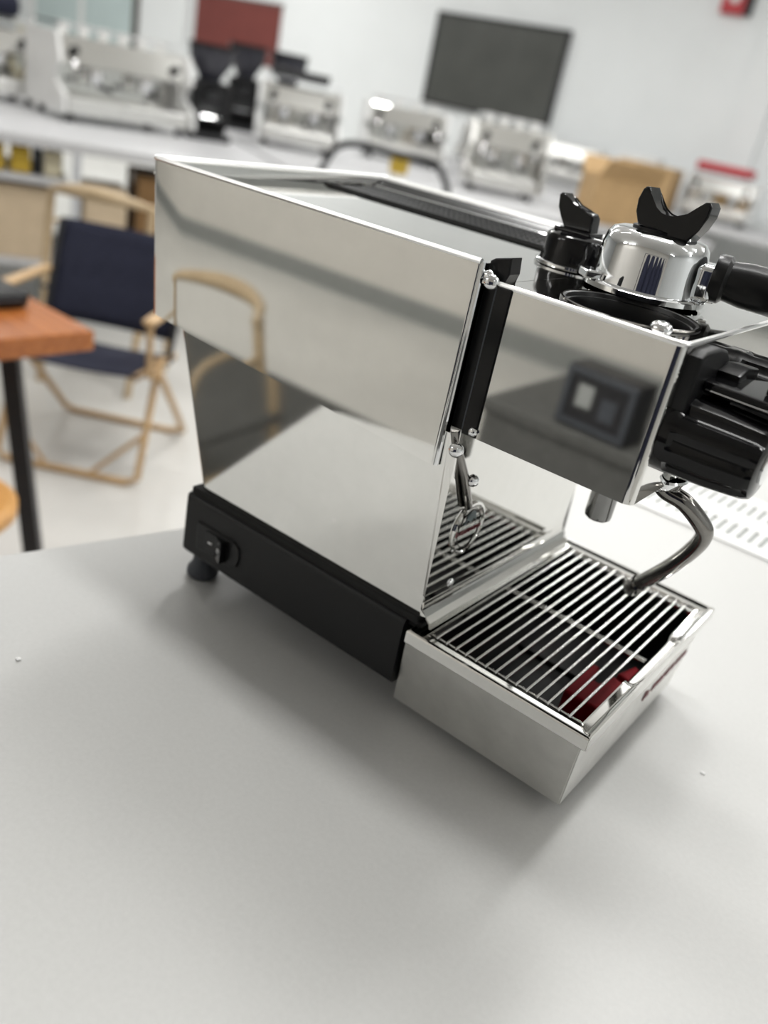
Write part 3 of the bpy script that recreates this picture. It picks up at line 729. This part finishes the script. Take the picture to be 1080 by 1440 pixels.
for a, b in zip(rows_[:-1], rows_[1:]):
    for i in range(10): bm.faces.new((a[i], a[i + 1], b[i + 1], b[i]))
o = obj('backrest', bm, NAVY, cc, True, 80); o.modifiers.new('thickness', 'SOLIDIFY').thickness = 0.006

# bent-wood armchairs (local: faces -y, back rail at +y)
def wood_chair(loc, rz, label):
    c = empty('wooden_armchair', loc, rz); tag(c, label, 'chair', 'pale wooden armchairs')
    bm = BM(); P_ = smooth_path([(-0.225, 0.085, 0.775), (-0.16, 0.165, 0.795), (-0.08, 0.205, 0.808), (0, 0.215, 0.812), (0.08, 0.205, 0.808), (0.16, 0.165, 0.795), (0.225, 0.085, 0.775)], 5)
    n = len(P_); rr = [0.011 + 0.019 * math.sin(PI * k / (n - 1)) ** 1.5 for k in range(n)]
    tube(bm, P_, rr, 12); obj('top_rail', bm, WOOD_PALE, c, True, 70)
    bm = BM(); box(bm, -0.235, 0.235, -0.22, 0.19, 0.385, 0.410, 0.01, 3); obj('seat', bm, MAT_DARK, c, 'W', 50)
    for (x, y, x2, y2, h) in ((-0.225, -0.19, -0.23, -0.21, 0.40), (0.225, -0.19, 0.23, -0.21, 0.40)):
        bm = BM(); tube(bm, [(x2, y2, 0), (x, y, h)], [0.012, 0.017], 10); obj('leg', bm, WOOD_PALE, c, True, 60)
    for s in (-1, 1):
        bm = BM(); tube(bm, smooth_path([(s * 0.19, 0.24, 0), (s * 0.20, 0.19, 0.25), (s * 0.205, 0.165, 0.45), (s * 0.208, 0.135, 0.62), (s * 0.205, 0.115, 0.782)], 4), 0.016, 10); obj('rear_leg', bm, WOOD_PALE, c, True, 60)
        bm = BM(); tube(bm, smooth_path([(s * 0.207, 0.130, 0.66), (s * 0.235, 0.02, 0.64), (s * 0.235, -0.15, 0.60), (s * 0.226, -0.18, 0.40)], 4), 0.009, 8); obj('arm', bm, WOOD_PALE, c, True, 60)
        bm = BM(); tube(bm, [(s * 0.225, -0.20, 0.28), (s * 0.20, 0.19, 0.25)], 0.009, 8); obj('stretcher', bm, WOOD_PALE, c, True, 60)
    return c
wood_chair((-1.50, -1.03, FLOOR + 0.012), PI, 'pale wooden armchair behind the camera, mirrored in the polished side panel')
wood_chair((-2.92, 1.90, FLOOR), math.radians(215), 'pale wooden armchair just behind the navy camp chair')
# added dark mat on the floor, darkens what the lower panel mirrors
bm = BM(); box(bm, -3.3, -1.15, -2.5, -0.85, FLOOR, FLOOR + 0.012, 0.004); tag(obj('added_floor_mat', bm, MAT_DARK), 'added dark grey mat on the floor beside the worktop, for a dark reflection', 'mat')
bm = BM(); box(bm, -0.25, 2.7, -3.9, -1.25, FLOOR, FLOOR + 0.010, 0.003); tag(obj('added_floor_rug', bm, MAT_DARK), 'large charcoal rug added under the clothes rail to darken reflections', 'rug')  # added unseen rug, cuts floor bounce and darkens the chrome
# small black framed box on an added dark trolley (seen as a reflection)
tr = empty('trolley', (-0.12, -0.95, FLOOR)); tag(tr, 'added dark grey trolley at the near end of the worktop, seen only mirrored', 'trolley')  # added so the housing side mirrors something dark
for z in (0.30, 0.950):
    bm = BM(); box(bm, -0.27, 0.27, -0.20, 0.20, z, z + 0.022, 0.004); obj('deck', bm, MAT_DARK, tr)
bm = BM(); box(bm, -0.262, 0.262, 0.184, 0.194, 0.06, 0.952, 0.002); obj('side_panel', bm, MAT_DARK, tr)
for x in (-0.25, 0.25):
    for y in (-0.18, 0.17):
        bm = BM(); tube(bm, [(x, y, 0.05), (x, y, 0.955)], 0.012, 10); obj('leg', bm, BLACK_STEEL, tr, True)
        bm = BM(); lathe(bm, [(0, -0.012), (0.025, -0.012), (0.025, 0.012), (0, 0.012)], 16, axis_m((x, y, 0.025), (1, 0, 0))); obj('castor', bm, BLACK_STEEL, tr, True)
fb = empty('display_box', (-0.20, -0.80, 0.0225), 0.1); tag(fb, 'small black framed display box on the dark trolley, mirrored in the front housing', 'box')
bm = BM(); box(bm, -0.065, 0.065, -0.03, 0.03, 0.0, 0.10, 0.004); obj('case', bm, BLACK_STEEL, fb)
for (x0, x1, z0, z1) in ((-0.062, 0.062, 0.004, 0.014), (-0.062, 0.062, 0.086, 0.096), (-0.062, -0.052, 0.014, 0.086), (0.052, 0.062, 0.014, 0.086)):
    bm = BM(); box(bm, x0, x1, 0.030, 0.034, z0, z1, 0.001); obj('frame_strip', bm, RUBBER, fb)
for (x, z, m_) in ((-0.022, 0.055, BASEB), (0.022, 0.045, RUBBER)):
    bm = BM(); box(bm, x - .014, x + .014, 0.030, 0.032, z - .018, z + .018, 0.001); obj('picture', bm, m_, fb)

# ------------------------------------------------------------------ things on the far wall
bd = empty('wall_screen', (-5.37, Y1 - .03, 0.41)); tag(bd, 'large dark grey screen hung on the white far wall', 'screen')
bm = BM(); box(bm, -0.81, 0.81, -0.02, 0.03, 0.03, 0.90, 0.008); obj('panel', bm, BOARD, bd)
for (a, b, c, d) in ((-0.84, 0.84, 0.0, 0.03), (-0.84, 0.84, 0.90, 0.93), (-0.84, -0.81, 0.03, 0.90), (0.81, 0.84, 0.03, 0.90)):
    bm = BM(); box(bm, a, b, -0.03, 0.03, c, d, 0.003); obj('frame_strip', bm, BLACK_STEEL, bd)
wn = empty('window_1', (-12.8, Y1 - .01, 0.0)); wn['kind'] = 'structure'
bm = BM(); box(bm, -1.25, 1.25, -0.015, 0.005, 0.1, 2.0); obj('pane', bm, GLASS_PANEL, wn)
for x in (-1.28, 0.0, 1.28):
    bm = BM(); box(bm, x - .05, x + .05, -0.04, 0.005, 0.05, 2.05, 0.005); obj('mullion', bm, DARK_STRIP if x > 1 else WHITE_PL, wn)
bm = BM(); box(bm, -1.3, 1.3, -0.06, 0.005, 0.03, 0.1, 0.005); obj('sill', bm, WHITE_PL, wn)
rb = empty('red_notice_board', (-9.44, Y1 - .02, 0.42)); tag(rb, 'brick-red notice board on the far wall above the black grinders', 'notice board')
bm = BM(); box(bm, -0.80, 0.80, -0.01, 0.02, 0.0, 0.70, 0.004); obj('panel', bm, BRICKRED, rb)
bm = BM(); box(bm, -0.82, 0.82, -0.02, 0.02, 0.70, 0.73, 0.004); obj('frame_strip', bm, DARK_STRIP, rb)
al = empty('fire_alarm', (-2.96, Y1 - .03, 1.66)); tag(al, 'red fire alarm box high on the far wall at the right', 'alarm')
bm = BM(); box(bm, -0.12, 0.10, -0.05, 0.03, 0.0, 0.26, 0.01); obj('case', bm, RED_BRIGHT, al)
bm = BM(); box(bm, 0.10, 0.16, -0.04, 0.03, 0.0, 0.26, 0.01); obj('bracket', bm, BLACK_STEEL, al)
bm = BM(); lathe(bm, [(0, 0), (0.05, 0), (0.045, 0.03), (0, 0.035)], 20, axis_m((0, -0.05, 0.13), (0, -1, 0))); obj('button', bm, WHITE_PL, al, True)

# ------------------------------------------------------------------ benches in the background
BZ = -0.05
P0 = Vector((-3.694, 1.861)); e1 = Vector((0.5, 0.866)); n1 = Vector((-0.866, 0.5)); E1 = math.atan2(0.866, 0.5)
def LP(s_, v_): p = P0 + e1 * s_ + n1 * v_; return (p.x, p.y)
def bench(label, s0, s1, v0, v1, shelves=()):
    p = LP((s0 + s1) / 2, v0)
    b = empty('work_bench', (p[0], p[1], FLOOR), E1); tag(b, label, 'bench', 'background work benches')
    L, D, h = s1 - s0, v1 - v0, BZ - FLOOR
    bm = BM(); box(bm, -L / 2, L / 2, 0, D, h - 0.05, h, 0.005); obj('bench_top', bm, WHITE_BENCH, b)
    for x in (-L / 2 + .06, L / 2 - .06):
        for y in (0.06, D - .06):
            bm = BM(); box(bm, x - .025, x + .025, y - .025, y + .025, 0, h - 0.05, 0.003); obj('leg', bm, GREY_METAL, b)
    for (a, c_, d_, z) in shelves:
        bm = BM(); box(bm, a - (s0 + s1) / 2, c_ - (s0 + s1) / 2, 0.03, d_, z - .03, z, 0.003); obj('shelf', bm, WHITE_BENCH, b)
    return b
b1 = bench('long white bench with shelves under it at the left background', -1.25, 1.45, 0.0, 2.45, ((-1.2, 1.4, 0.7, 0.32), (-1.2, 0.30, 0.6, 0.715)))
bm = BM(); box(bm, 0.235 - .02, 0.235 + .02, 0.0, 0.03, 0, 0.85); obj('shelf_post', bm, GREY_METAL, b1)
bench('white bench in the middle background, the front one, carrying the black hose', 1.5, 4.4, 0.10, 1.36)
bench('white bench in the middle background, the rear one, below the wall screen', 1.5, 4.4, 1.42, 3.10)
b3 = empty('work_bench', (-3.2, 7.3, FLOOR)); tag(b3, 'white bench along the far wall in the right background', 'bench', 'background work benches')
bm = BM(); box(bm, -2.2, 2.2, 0, 1.2, 0.85, 0.90, 0.005); obj('bench_top', bm, WHITE_BENCH, b3)
for x in (-2.14, 0.0, 2.14):
    for y in (0.06, 1.14):
        bm = BM(); box(bm, x - .025, x + .025, y - .025, y + .025, 0, 0.85, 0.003); obj('leg', bm, GREY_METAL, b3)

def bg_machine(loc, rz, w, d, h, label, body=MIRROR_SOFT, side=STEEL, groups=2, top=None, z=BZ):
    c = empty('espresso_machine', (loc[0], loc[1], z), rz); tag(c, label, 'coffee machine', 'coffee machines on the background benches')
    for x in (-w / 2 + .06, w / 2 - .06):
        for y in (0.08, d - .08):
            bm = BM(); lathe(bm, [(0, 0), (0.022, 0), (0.018, 0.05), (0, 0.05)], 12, Matrix.Translation((x, y, 0))); obj('foot', bm, BLACK_STEEL, c, True)
    bm = BM(); box(bm, -w / 2 + .03, w / 2 - .03, 0.02, d - .03, 0.045, 0.13, 0.01); obj('drip_tray', bm, STEEL, c)
    bm = BM(); box(bm, -w / 2 + .03, w / 2 - .03, d * .5, d - .02, 0.12, h * .62, 0.01); obj('backsplash', bm, body, c)
    bm = BM(); hexa(bm, [(-w / 2 + .02, 0.10, h * .60), (w / 2 - .02, 0.10, h * .60), (w / 2 - .02, d, h * .60), (-w / 2 + .02, d, h * .60), (-w / 2 + .02, 0.16, h * .90), (w / 2 - .02, 0.16, h * .90), (w / 2 - .02, d, h * .90), (-w / 2 + .02, d, h * .90)], 0.012); obj('boiler_housing', bm, body, c)
    for s in (-1, 1):
        bm = BM(); prism(bm, [(0.0, 0.05), (0.0, 0.14), (0.16, 0.22), (0.06, h * .62), (0.12, h * .93), (d, h * .93), (d, 0.05)], 0, s * w / 2 - .012, s * w / 2 + .012, 0.003); obj('side_panel', bm, side, c)
    bm = BM(); tube(bm, [(-w / 2 + .03, 0.18, h), (w / 2 - .03, 0.18, h), (w / 2 - .03, d - .03, h), (-w / 2 + .03, d - .03, h)], 0.008, 8, closed=True); obj('cup_rail', bm, CHROME, c, True)
    for k in range(groups):
        x = (k - (groups - 1) / 2) * w / (groups + .6)
        bm = BM(); lathe(bm, [(0, h * .40), (0.035, h * .40), (0.042, h * .44), (0.042, h * .62), (0, h * .62)], 20, Matrix.Translation((x, 0.17, 0))); g = obj('group_head', bm, CHROME, c, True)
        bm = BM(); tube(bm, [(x, 0.15, h * .42), (x, -0.02, h * .40)], 0.015, 8); obj('portafilter_handle', bm, BLACK_SATIN, g, True)
    for s in (-1, 1):
        bm = BM(); tube(bm, smooth_path([(s * (w / 2 - .09), 0.13, h * .66), (s * (w / 2 - .08), 0.07, h * .60), (s * (w / 2 - .07), 0.05, 0.16)], 4), 0.007, 8); obj('steam_wand', bm, CHROME, c, True)
        bm = BM(); lathe(bm, [(0, 0), (0.026, 0), (0.024, 0.035), (0, 0.038)], 16, axis_m((s * (w / 2 - .09), 0.13, h * .74), (0, -1, 0.2))); obj('steam_knob', bm, BLACK_SATIN, c, True)
    return c

bg_machine((-4.22, 2.99), 1.38, 0.80, 0.55, 0.48, 'largest background machine, chrome with white side panel, on the left bench', side=WHITE_PL)
bg_machine((-4.93, 2.50), 1.30, 0.66, 0.5, 0.44, 'cream-sided machine at the far left edge of the left bench', side=CREAM)
bg_machine((-4.12, 4.28), 0.80, 0.56, 0.48, 0.44, 'small chrome machine at the left end of the rear middle bench', side=WHITE_PL)
bg_machine((-4.06, 5.46), 0.80, 0.64, 0.48, 0.44, 'chrome machine below the wall screen on the rear middle bench', side=WHITE_PL)
bg_machine((-2.84, 4.96), 0.65, 0.52, 0.46, 0.48, 'chrome machine at the right end of the front middle bench', side=STEEL)
bg_machine((-2.30, 7.75), 0.15, 0.62, 0.45, 0.40, 'pale machine with a red cover on top, on the right bench', side=WHITE_PL)
bg_machine((-4.75, 7.72), 0.2, 0.60, 0.46, 0.40, 'pale machine on the far wall bench, left one below the screen', side=WHITE_PL)
bg_machine((-3.85, 7.72), 0.2, 0.60, 0.46, 0.40, 'pale machine on the far wall bench, right of the screen', side=WHITE_PL)
bm = BM(); box(bm, -0.28, 0.22, -0.12, 0.12, 0.0, 0.07, 0.02); o = obj('red_cover', bm, RED_BRIGHT); o.location = (-2.34, 8.02, BZ + 0.41); o.rotation_euler = (0, 0, 0.15); tag(o, 'red cover lying on the pale machine in the right background', 'cover')

def grinder(loc, rz, h, label, z=BZ, s=1.0):
    c = empty('coffee_grinder', (loc[0], loc[1], z), rz); c.scale = (1.35, 1.1, 1.0); tag(c, label, 'grinder', 'black grinders beside the big chrome machine')
    bm = BM(); box(bm, -0.10, 0.10, -0.14, 0.16, 0.0, 0.04, 0.01); obj('base', bm, BLACK_STEEL, c)
    bm = BM(); hexa(bm, [(-0.09, -0.02, 0.04), (0.09, -0.02, 0.04), (0.09, 0.15, 0.04), (-0.09, 0.15, 0.04), (-0.09, -0.10, h * .62), (0.09, -0.10, h * .62), (0.09, 0.15, h * .62), (-0.09, 0.15, h * .62)], 0.015); obj('body', bm, BLACK_SATIN, c)
    bm = BM(); lathe(bm, [(0.05, h * .60), (0.055, h * .66), (0.10, h * .82), (0.105, h * .97), (0, h * .97)], 20, Matrix.Translation((0, 0.03, 0))); hp = obj('hopper', bm, HOPPER, c, True)
    bm = BM(); lathe(bm, [(0.108, h * .96), (0.108, h), (0, h)], 20, Matrix.Translation((0, 0.03, 0))); obj('lid', bm, BLACK_SATIN, hp, True)
    bm = BM(); box(bm, -0.03, 0.03, -0.16, -0.08, h * .42, h * .52, 0.008); obj('spout', bm, BLACK_STEEL, c)
    bm = BM(); box(bm, -0.045, 0.045, -0.13, -0.03, h * .24, h * .26, 0.004); obj('fork', bm, CHROME, c)
    return c
grinder((-4.30, 3.62), 1.0, 0.54, 'black grinder next to the biggest chrome machine, leftmost of three')
grinder((-5.12, 4.70), 0.8, 0.60, 'black grinder in the middle of the three grinders')
grinder((-4.95, 4.98), 0.8, 0.60, 'black grinder behind the small chrome machine, rightmost of three')
# dark items on top of machines and shelves
def small_box(name, loc, rz, dims, m, label, cat, group=None, bev=0.008):
    bm = BM(); box(bm, -dims[0] / 2, dims[0] / 2, -dims[1] / 2, dims[1] / 2, 0, dims[2], bev)
    o = obj(name, bm, m); o.location = loc; o.rotation_euler = (0, 0, rz); tag(o, label, cat, group); return o

def carton(loc, rz, dims, m, label, open_top=False, group='cartons in the background'):
    c = empty('carton', loc, rz); tag(c, label, 'carton', group)
    w, d, h = dims
    if not open_top:
        bm = BM(); box(bm, -w / 2, w / 2, -d / 2, d / 2, 0, h, 0.004); obj('carton_body', bm, m, c)
        bm = BM(); box(bm, -w / 2 - .001, w / 2 + .001, -0.025, 0.025, h - .06, h + .001); obj('tape', bm, TAPE, c)
    else:
        bm = BM(); t = 0.006
        for (x0, x1, y0, y1) in ((-w / 2, w / 2, -d / 2, -d / 2 + t), (-w / 2, w / 2, d / 2 - t, d / 2), (-w / 2, -w / 2 + t, -d / 2 + t, d / 2 - t), (w / 2 - t, w / 2, -d / 2 + t, d / 2 - t)):
            box(bm, x0, x1, y0, y1, 0, h)
        box(bm, -w / 2, w / 2, -d / 2, d / 2, 0, t); obj('carton_body', bm, m, c)
        for s in (-1, 1):
            bm = BM(); hexa(bm, [(-w / 2, s * d / 2, h), (w / 2, s * d / 2, h), (w / 2, s * (d / 2 + .005), h), (-w / 2, s * (d / 2 + .005), h), (-w / 2 + .01, s * (d / 2 + d * .3), h + .10), (w / 2 - .01, s * (d / 2 + d * .3), h + .10), (w / 2 - .01, s * (d / 2 + d * .3 + .005), h + .10), (-w / 2 + .01, s * (d / 2 + d * .3 + .005), h + .10)]); obj('flap', bm, m, c)
    return c

small_box('dark_cover', (-5.17, 2.55, BZ + 0.45), 1.3, (0.50, 0.30, 0.13), NAVY, 'dark navy cloth bundle on top of the cream-sided machine', 'cloth', bev=0.05)
small_box('black_pad', (-4.30, 4.42, BZ + 0.45), 0.8, (0.40, 0.24, 0.05), BLACK_STEEL, 'flat black tray on the small chrome machine, rear middle bench', 'tray')
small_box('black_case', (-3.62, 6.02, BZ), 0.8, (0.40, 0.28, 0.40), BLACK_SATIN, 'black case right of the machine below the wall screen', 'case')
carton((-2.13, 5.18, BZ), 0.75, (0.40, 0.34, 0.28), CARD, 'brown open carton behind the black group cap', True)
carton((-2.92, 7.65, BZ), 0.1, (0.52, 0.36, 0.36), CARD, 'tan closed carton at the left end of the right bench')
carton((-3.18, 8.05, BZ), 0.1, (0.36, 0.28, 0.40), WHITE_PL, 'white closed carton behind the tan carton on the right bench')
SZ = FLOOR + 0.32
for (s_, v_, w, d, h, m_, lab) in ((-0.36, 0.24, 0.34, 0.32, 0.33, CARD_PALE, 'pale carton on the lower shelf, leftmost under the left bench'),
                               (0.03, 0.24, 0.38, 0.32, 0.34, CARD_PALE, 'pale carton on the lower shelf, just left of the grey post'),
                               (0.48, 0.20, 0.20, 0.28, 0.38, CARD_PALE, 'narrow pale carton right of the grey post under the bench'),
                               (0.93, 0.28, 0.60, 0.42, 0.46, CARD_DARK, 'dark brown carton at the right end of the shelf under the left bench')):
    p = LP(s_, v_); carton((p[0], p[1], SZ), E1, (w, d, h), m_, lab)
for (s_, m_, w, lab) in ((-0.02, YELLOW, 0.08, 'yellow packet on the upper shelf, leftmost of the packets'), (0.09, YELLOW, 0.09, 'yellow packet on the upper shelf, beside the small black packet'), (0.165, BLACK_STEEL, 0.045, 'small black packet between yellow and cream packets'), (0.235, CREAM, 0.085, 'cream paper packet beside the grey post under the bench')):
    p = LP(s_, 0.15)
    small_box('packet', (p[0], p[1], FLOOR + 0.716), E1, (w, 0.10, 0.115), m_, lab, 'packet', 'packets under the left bench', 0.01)

# black hose arching on the small bench
hp_ = [(-3.235, 3.555, -0.028),  (-3.256, 3.594, -0.008), (-3.245, 3.654, 0.083), (-3.195, 3.711, 0.128), (-3.092, 3.782, 0.137), (-2.945, 3.87, 0.125), (-2.804, 3.962, 0.127), (-2.733, 3.994, 0.104), (-2.654, 3.995, 0.018), (-2.64, 3.99, -0.028)]
bm = BM(); tube(bm, smooth_path(hp_, 4), 0.020, 10); tag(obj('hose', bm, BLACK_SATIN, None, True, 60), 'thick black hose standing in an arch on the small middle bench', 'hose')
yl = empty('yellow_jar', (-2.99, 3.96, BZ)); tag(yl, 'small jar with yellow lid standing under the black hose arch', 'jar')
bm = BM(); lathe(bm, [(0, 0), (0.055, 0), (0.05, 0.02), (0.05, 0.06), (0.045, 0.08), (0, 0.08)], 20); obj('jar_body', bm, WHITE_PL, yl, True)
bm = BM(); lathe(bm, [(0.052, 0.07), (0.055, 0.08), (0.055, 0.155), (0.045, 0.165), (0, 0.165)], 20); obj('lid', bm, YELLOW, yl, True)

# cups on top of the background machines
bm = BM(); lathe(bm, [(0, 0), (0.026, 0), (0.034, 0.03), (0.038, 0.062), (0.035, 0.062), (0.030, 0.030), (0, 0.008)], 16)
cup0 = obj('cup', bm, WHITE_PL, None, True); first = True
def put_cups(loc, rz, w, z, n, dy, label):
    global first
    for k in range(n):
        o = cup0 if first else cup0.copy()
        if not first: COL.objects.link(o)
        first = False
        lx = -w / 2 + 0.10 + k * (w - 0.20) / (n - 1)
        o.location = (loc[0] + lx * math.cos(rz) - dy * math.sin(rz), loc[1] + lx * math.sin(rz) + dy * math.cos(rz), z)
        tag(o, label, 'cup', label)
put_cups((-4.22, 2.99), 1.38, 0.80, BZ + 0.432, 6, 0.30, 'white cup in the row on top of the largest background machine')
put_cups((-4.06, 5.46), 0.80, 0.64, BZ + 0.396, 4, 0.28, 'white cup on top of the machine below the wall screen')
put_cups((-2.84, 4.96), 0.65, 0.52, BZ + 0.432, 4, 0.28, 'white cup on top of the machine at the right end of the middle bench')

# added clothes rail with dark coats behind the camera, to darken the chrome
cs = empty('added_clothes_rail', (0.98, -1.62, FLOOR + 0.012)); tag(cs, 'added clothes rail hung with dark navy coats, seen only as a dark reflection', 'clothes rail')
bm = BM(); tube(bm, [(-0.90, 0, 1.70), (0.90, 0, 1.70)], 0.016, 12); obj('rail', bm, BLACK_STEEL, cs, True)
for x in (-0.88, 0.88):
    bm = BM(); tube(bm, [(x, 0, 0.02), (x, 0, 1.70)], 0.016, 12); obj('post', bm, BLACK_STEEL, cs, True)
    bm = BM(); tube(bm, [(x, -0.25, 0.02), (x, 0.25, 0.02)], 0.018, 12); obj('foot', bm, BLACK_STEEL, cs, True)
for k, ax_ in enumerate((-0.62, -0.30, 0.02, 0.33, 0.64)):
    bm = BM(); w_ = 0.175 + 0.01 * (k % 2)
    lathe(bm, [(0.02, 1.66), (w_ * .5, 1.60), (w_ * .9, 1.50), (w_, 1.1), (w_ * 1.05, 0.65), (w_ * 1.1, 0.45 + .05 * (k % 3)), (w_ * .7, 0.44 + .05 * (k % 3))], 36, Matrix.Translation((ax_, 0, 0)) @ Matrix.Diagonal((0.92, 1.0, 1, 1)), wave=lambda a, i: 1 + 0.05 * math.sin(9 * a + i * .4))
    obj('coat', bm, NAVY, cs, True, 80)
